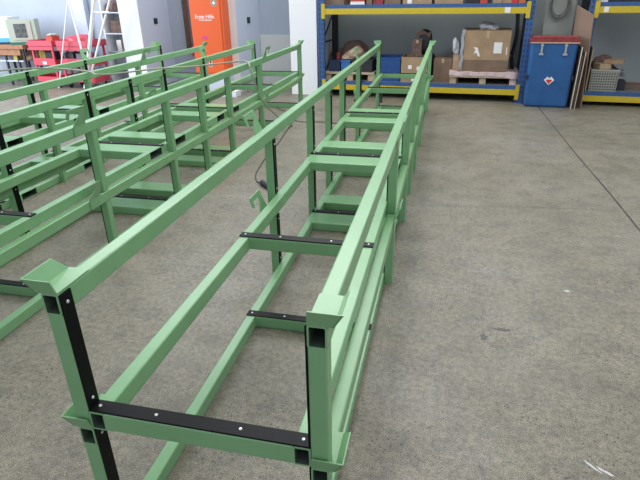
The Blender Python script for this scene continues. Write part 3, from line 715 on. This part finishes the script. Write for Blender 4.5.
# poles / stand
t = bg('folding_stand', 'white tubular folding stand behind the frames at upper left', 'stand', -6.3, -0.28, 0)
def stick(name, p, q, r):
    bm = bmesh.new(); rod(bm, p, q, r, 10); part(name, bm, WHITE, t)
stick('leg', (-0.245, -.06, 0.012), (-0.39, -.06, 2.1), 0.018)
stick('leg', (-0.38, -.06, 0.034), (0.38, -.06, 2.1), 0.034)
stick('leg', (-0.37, -.02, 0.022), (0.77, -.02, 2.1), 0.020)
stick('leg', (-1.02, -.04, 0.012), (-0.37, -.04, 1.62), 0.012)
stick('crossbar', (0.10, -.06, 1.36), (0.45, -.06, 1.36), 0.014)
# shelf items beside the white column
t = bg('narrow_shelf', 'narrow grey shelf unit between stand and white column', 'shelf', -6.20, 0.42, 0)
bm = bmesh.new(); box(bm, -.30, .22, .18, .20, 0, 1.9); part('back_panel', bm, COLB, t)
for z in (.30, .62, .95, 1.32):
    bm = bmesh.new(); box(bm, -.30, .22, -.16, .18, z, z + .02); part('shelf_board', bm, COLB, t, .002)
for x in (-.30, .20):
    bm = bmesh.new(); box(bm, x, x + .02, -.16, .18, 0, 1.9); part('side_panel', bm, WHITE, t, .002)
item('motor_part', 'dark rusty machine part on the shelf top tier', 'part', -6.33, .40, 1.343, (.26, .22, .20), RUST, seed=61)
item('carton', 'grey-brown carton on the third tier of the narrow shelf', 'box', -6.18, .42, .972, (.34, .26, .22), RUST)
item('paper_roll', 'white roll standing on the second tier of the narrow shelf', 'roll', -6.26, .38, .642, (.10, .10, .20), PAPER, bevel=.03)
item('carton', 'brown carton right of the white roll on the narrow shelf', 'box', -6.08, .40, .642, (.14, .22, .22), CARD_D)
item('carton', 'grey carton on the lowest tier of the narrow shelf', 'box', -6.2, .42, .322, (.32, .24, .2), GREYCL)

# ------------------------------------------------------------------ bench and machines at far left
t = bg('workbench', 'wooden workbench with black legs at the left edge', 'table', -8.85, 0.15, 0)
bm = bmesh.new(); box(bm, -1.2, .72, -.30, .35, .70, .775); part('bench_top', bm, WOOD, t, .004)
bm = bmesh.new(); box(bm, -1.15, .60, -.27, -.25, .58, .70); part('apron_board', bm, WOOD, t, .002)
for x in (-1.1, -.2, .18, .48, .64):
    for y in (-.26, .28):
        bm = bmesh.new(); box(bm, x, x + .035, y, y + .035, 0, .70); part('leg', bm, DARK, t, .002)
bm = bmesh.new(); box(bm, -1.1, .62, -.26, .28, .46, .48); part('lower_shelf', bm, COLB, t, .002)
t = bg('cabinet', 'small grey-green cabinet with a glass door on the bench', 'cabinet', -8.22, 0.13, .776, 0.45)
bm = bmesh.new(); box(bm, -.27, .25, -.2, .06, 0, .46); part('case', bm, CREAM, t, .012)
bm = bmesh.new(); box(bm, -.19, .17, -.212, -.2, .09, .42); dd = part('door', bm, GREY_PL, t, .004)
bm = bmesh.new(); box(bm, -.14, .08, -.216, -.212, .13, .38); part('pane', bm, GLASSD, dd)
bm = bmesh.new(); box(bm, -.27, .25, -.205, -.2, 0, .05); part('base_strip', bm, DGREEN, t, .001)
t = bg('machine_box', 'white box with a blue base strip at the left edge of the bench', 'machine', -8.92, 0.10, .776, 0.3)
bm = bmesh.new(); box(bm, -.45, .38, -.22, .25, .04, .50); part('case', bm, WHITE, t, .02)
bm = bmesh.new(); box(bm, -.45, .385, -.23, -.22, .04, .12); part('blue_strip', bm, SKYB, t, .002)
bm = bmesh.new(); box(bm, -.40, .33, -.2, .23, 0, .04); part('base', bm, DARK, t, .002)
bm = bmesh.new(); crumple(bm, (-.18, -.232, .28), (.14, .02, .14), .6, 71, 2, False); part('dark_mark', bm, DARK, t)
item('canister', 'mustard yellow canister under the bench edge', 'canister', -8.42, -.02, .481, (.12, .12, .20), YEL2)
item('sack', 'pale brown sack on the right end of the bench shelf', 'sack', -8.29 + .09, .12, .481, (.26, .24, .21), BROWNP, seed=72)
item('grey_case', 'grey case on the bench shelf left of the mustard canister', 'case', -8.80, 0.12, .481, (.5, .25, .17), GREYCL)

# ------------------------------------------------------------------ hose over the frames, cord on the floor
zt = 2 * SF + PL + 0.010
bm = bmesh.new(); hose(bm, [(-4.9, 4.2, .90), (-4.45, 4.75, zt + .01), (-4.06, 4.97, zt + .005), (-3.53, 4.85, zt), (-3.30, 4.74, zt - .015), (-2.895, 5.12, zt), (-2.68, 5.36, zt - .012), (-2.40, 5.70, zt - .01), (-2.17, 5.74, zt + .002), (-2.08, 5.62, .88), (-2.03, 5.75, .55), (-1.98, 6.3, .20), (-1.97, 6.75, .02), (-1.99, 6.72, .01)], 0.008, 8, 8)
tag(link('air_hose', mesh_of(bm, HOSE, 0, 'hose', True)), 'thin pale hose draped across the top rails of the two rear stacks', 'hose')
bm = bmesh.new(); hose(bm, [(-2.60, 8.0, .006), (-2.40, 7.72, .006), (-2.20, 7.63, .006), (-2.08, 7.55, .006), (-2.04, 7.1, .006), (-1.97, 6.5, .006), (-1.895, 5.88, .006), (-1.86, 5.35, .006), (-1.82, 5.02, .006), (-1.77, 4.72, .006), (-1.69, 4.52, .008), (-1.60, 4.42, .02)], 0.006, 8, 8)
hose(bm, [(-2.035, 7.08, .006), (-1.86, 7.02, .006), (-1.62, 7.05, .006), (-1.28, 6.97, .006), (-.9, 6.9, .006)], 0.006, 8, 8)
pc = link('extension_cord', mesh_of(bm, CORD, 0, 'cord', True)); tag(pc, 'dark extension cord running along the floor beside the nearest frames', 'cord')
bm = bmesh.new(); rod(bm, (-1.61, 4.44, .026), (-1.50, 4.33, .026), .026, 12); rod(bm, (-1.50, 4.33, .026), (-1.47, 4.30, .026), .018, 12)
part('plug', bm, DARK, pc)

# ------------------------------------------------------------------ light
wld = bpy.data.worlds.new('world'); S.world = wld; wld.use_nodes = True
bgn = wld.node_tree.nodes['Background']; bgn.inputs[0].default_value = (0.80, 0.88, 1.0, 1); bgn.inputs[1].default_value = 0.60
def area(name, loc, target, sx, sy, power, col):
    l = bpy.data.lights.new(name, 'AREA'); l.shape = 'RECTANGLE'; l.size = sx; l.size_y = sy; l.energy = power; l.color = col
    o = bpy.data.objects.new(name, l); COL.objects.link(o); o.location = loc
    o.rotation_euler = (Vector(target) - Vector(loc)).to_track_quat('-Z', 'Y').to_euler(); return o
area('skylight', (-1.5, 6.0, 6.5), (-1.5, 6.0, 0), 3.0, 8.0, 240, (1.0, 0.99, 0.95))
area('skylight', (3.5, 1.0, 6.5), (3.0, 2.0, 0), 3.0, 7.0, 150, (1.0, 0.97, 0.92))
area('daylight_door', (-10.5, 5.5, 3.0), (-4.6, 8.6, 0.6), 4.0, 4.0, 520, (0.86, 0.92, 1.0))
area('rail_gloss_light', (-2.5, 9.6, 5.8), (-2.0, 2.5, 0.5), 12.0, 1.8, 330, (0.95, 0.98, 1.0))  # added unseen lamp, gives the rail tops their glossy reflections
S.view_settings.view_transform = 'Standard'; S.view_settings.look = 'None'
S.view_settings.exposure = 0.30; S.view_settings.gamma = 1.0; S.view_settings.use_curve_mapping = False
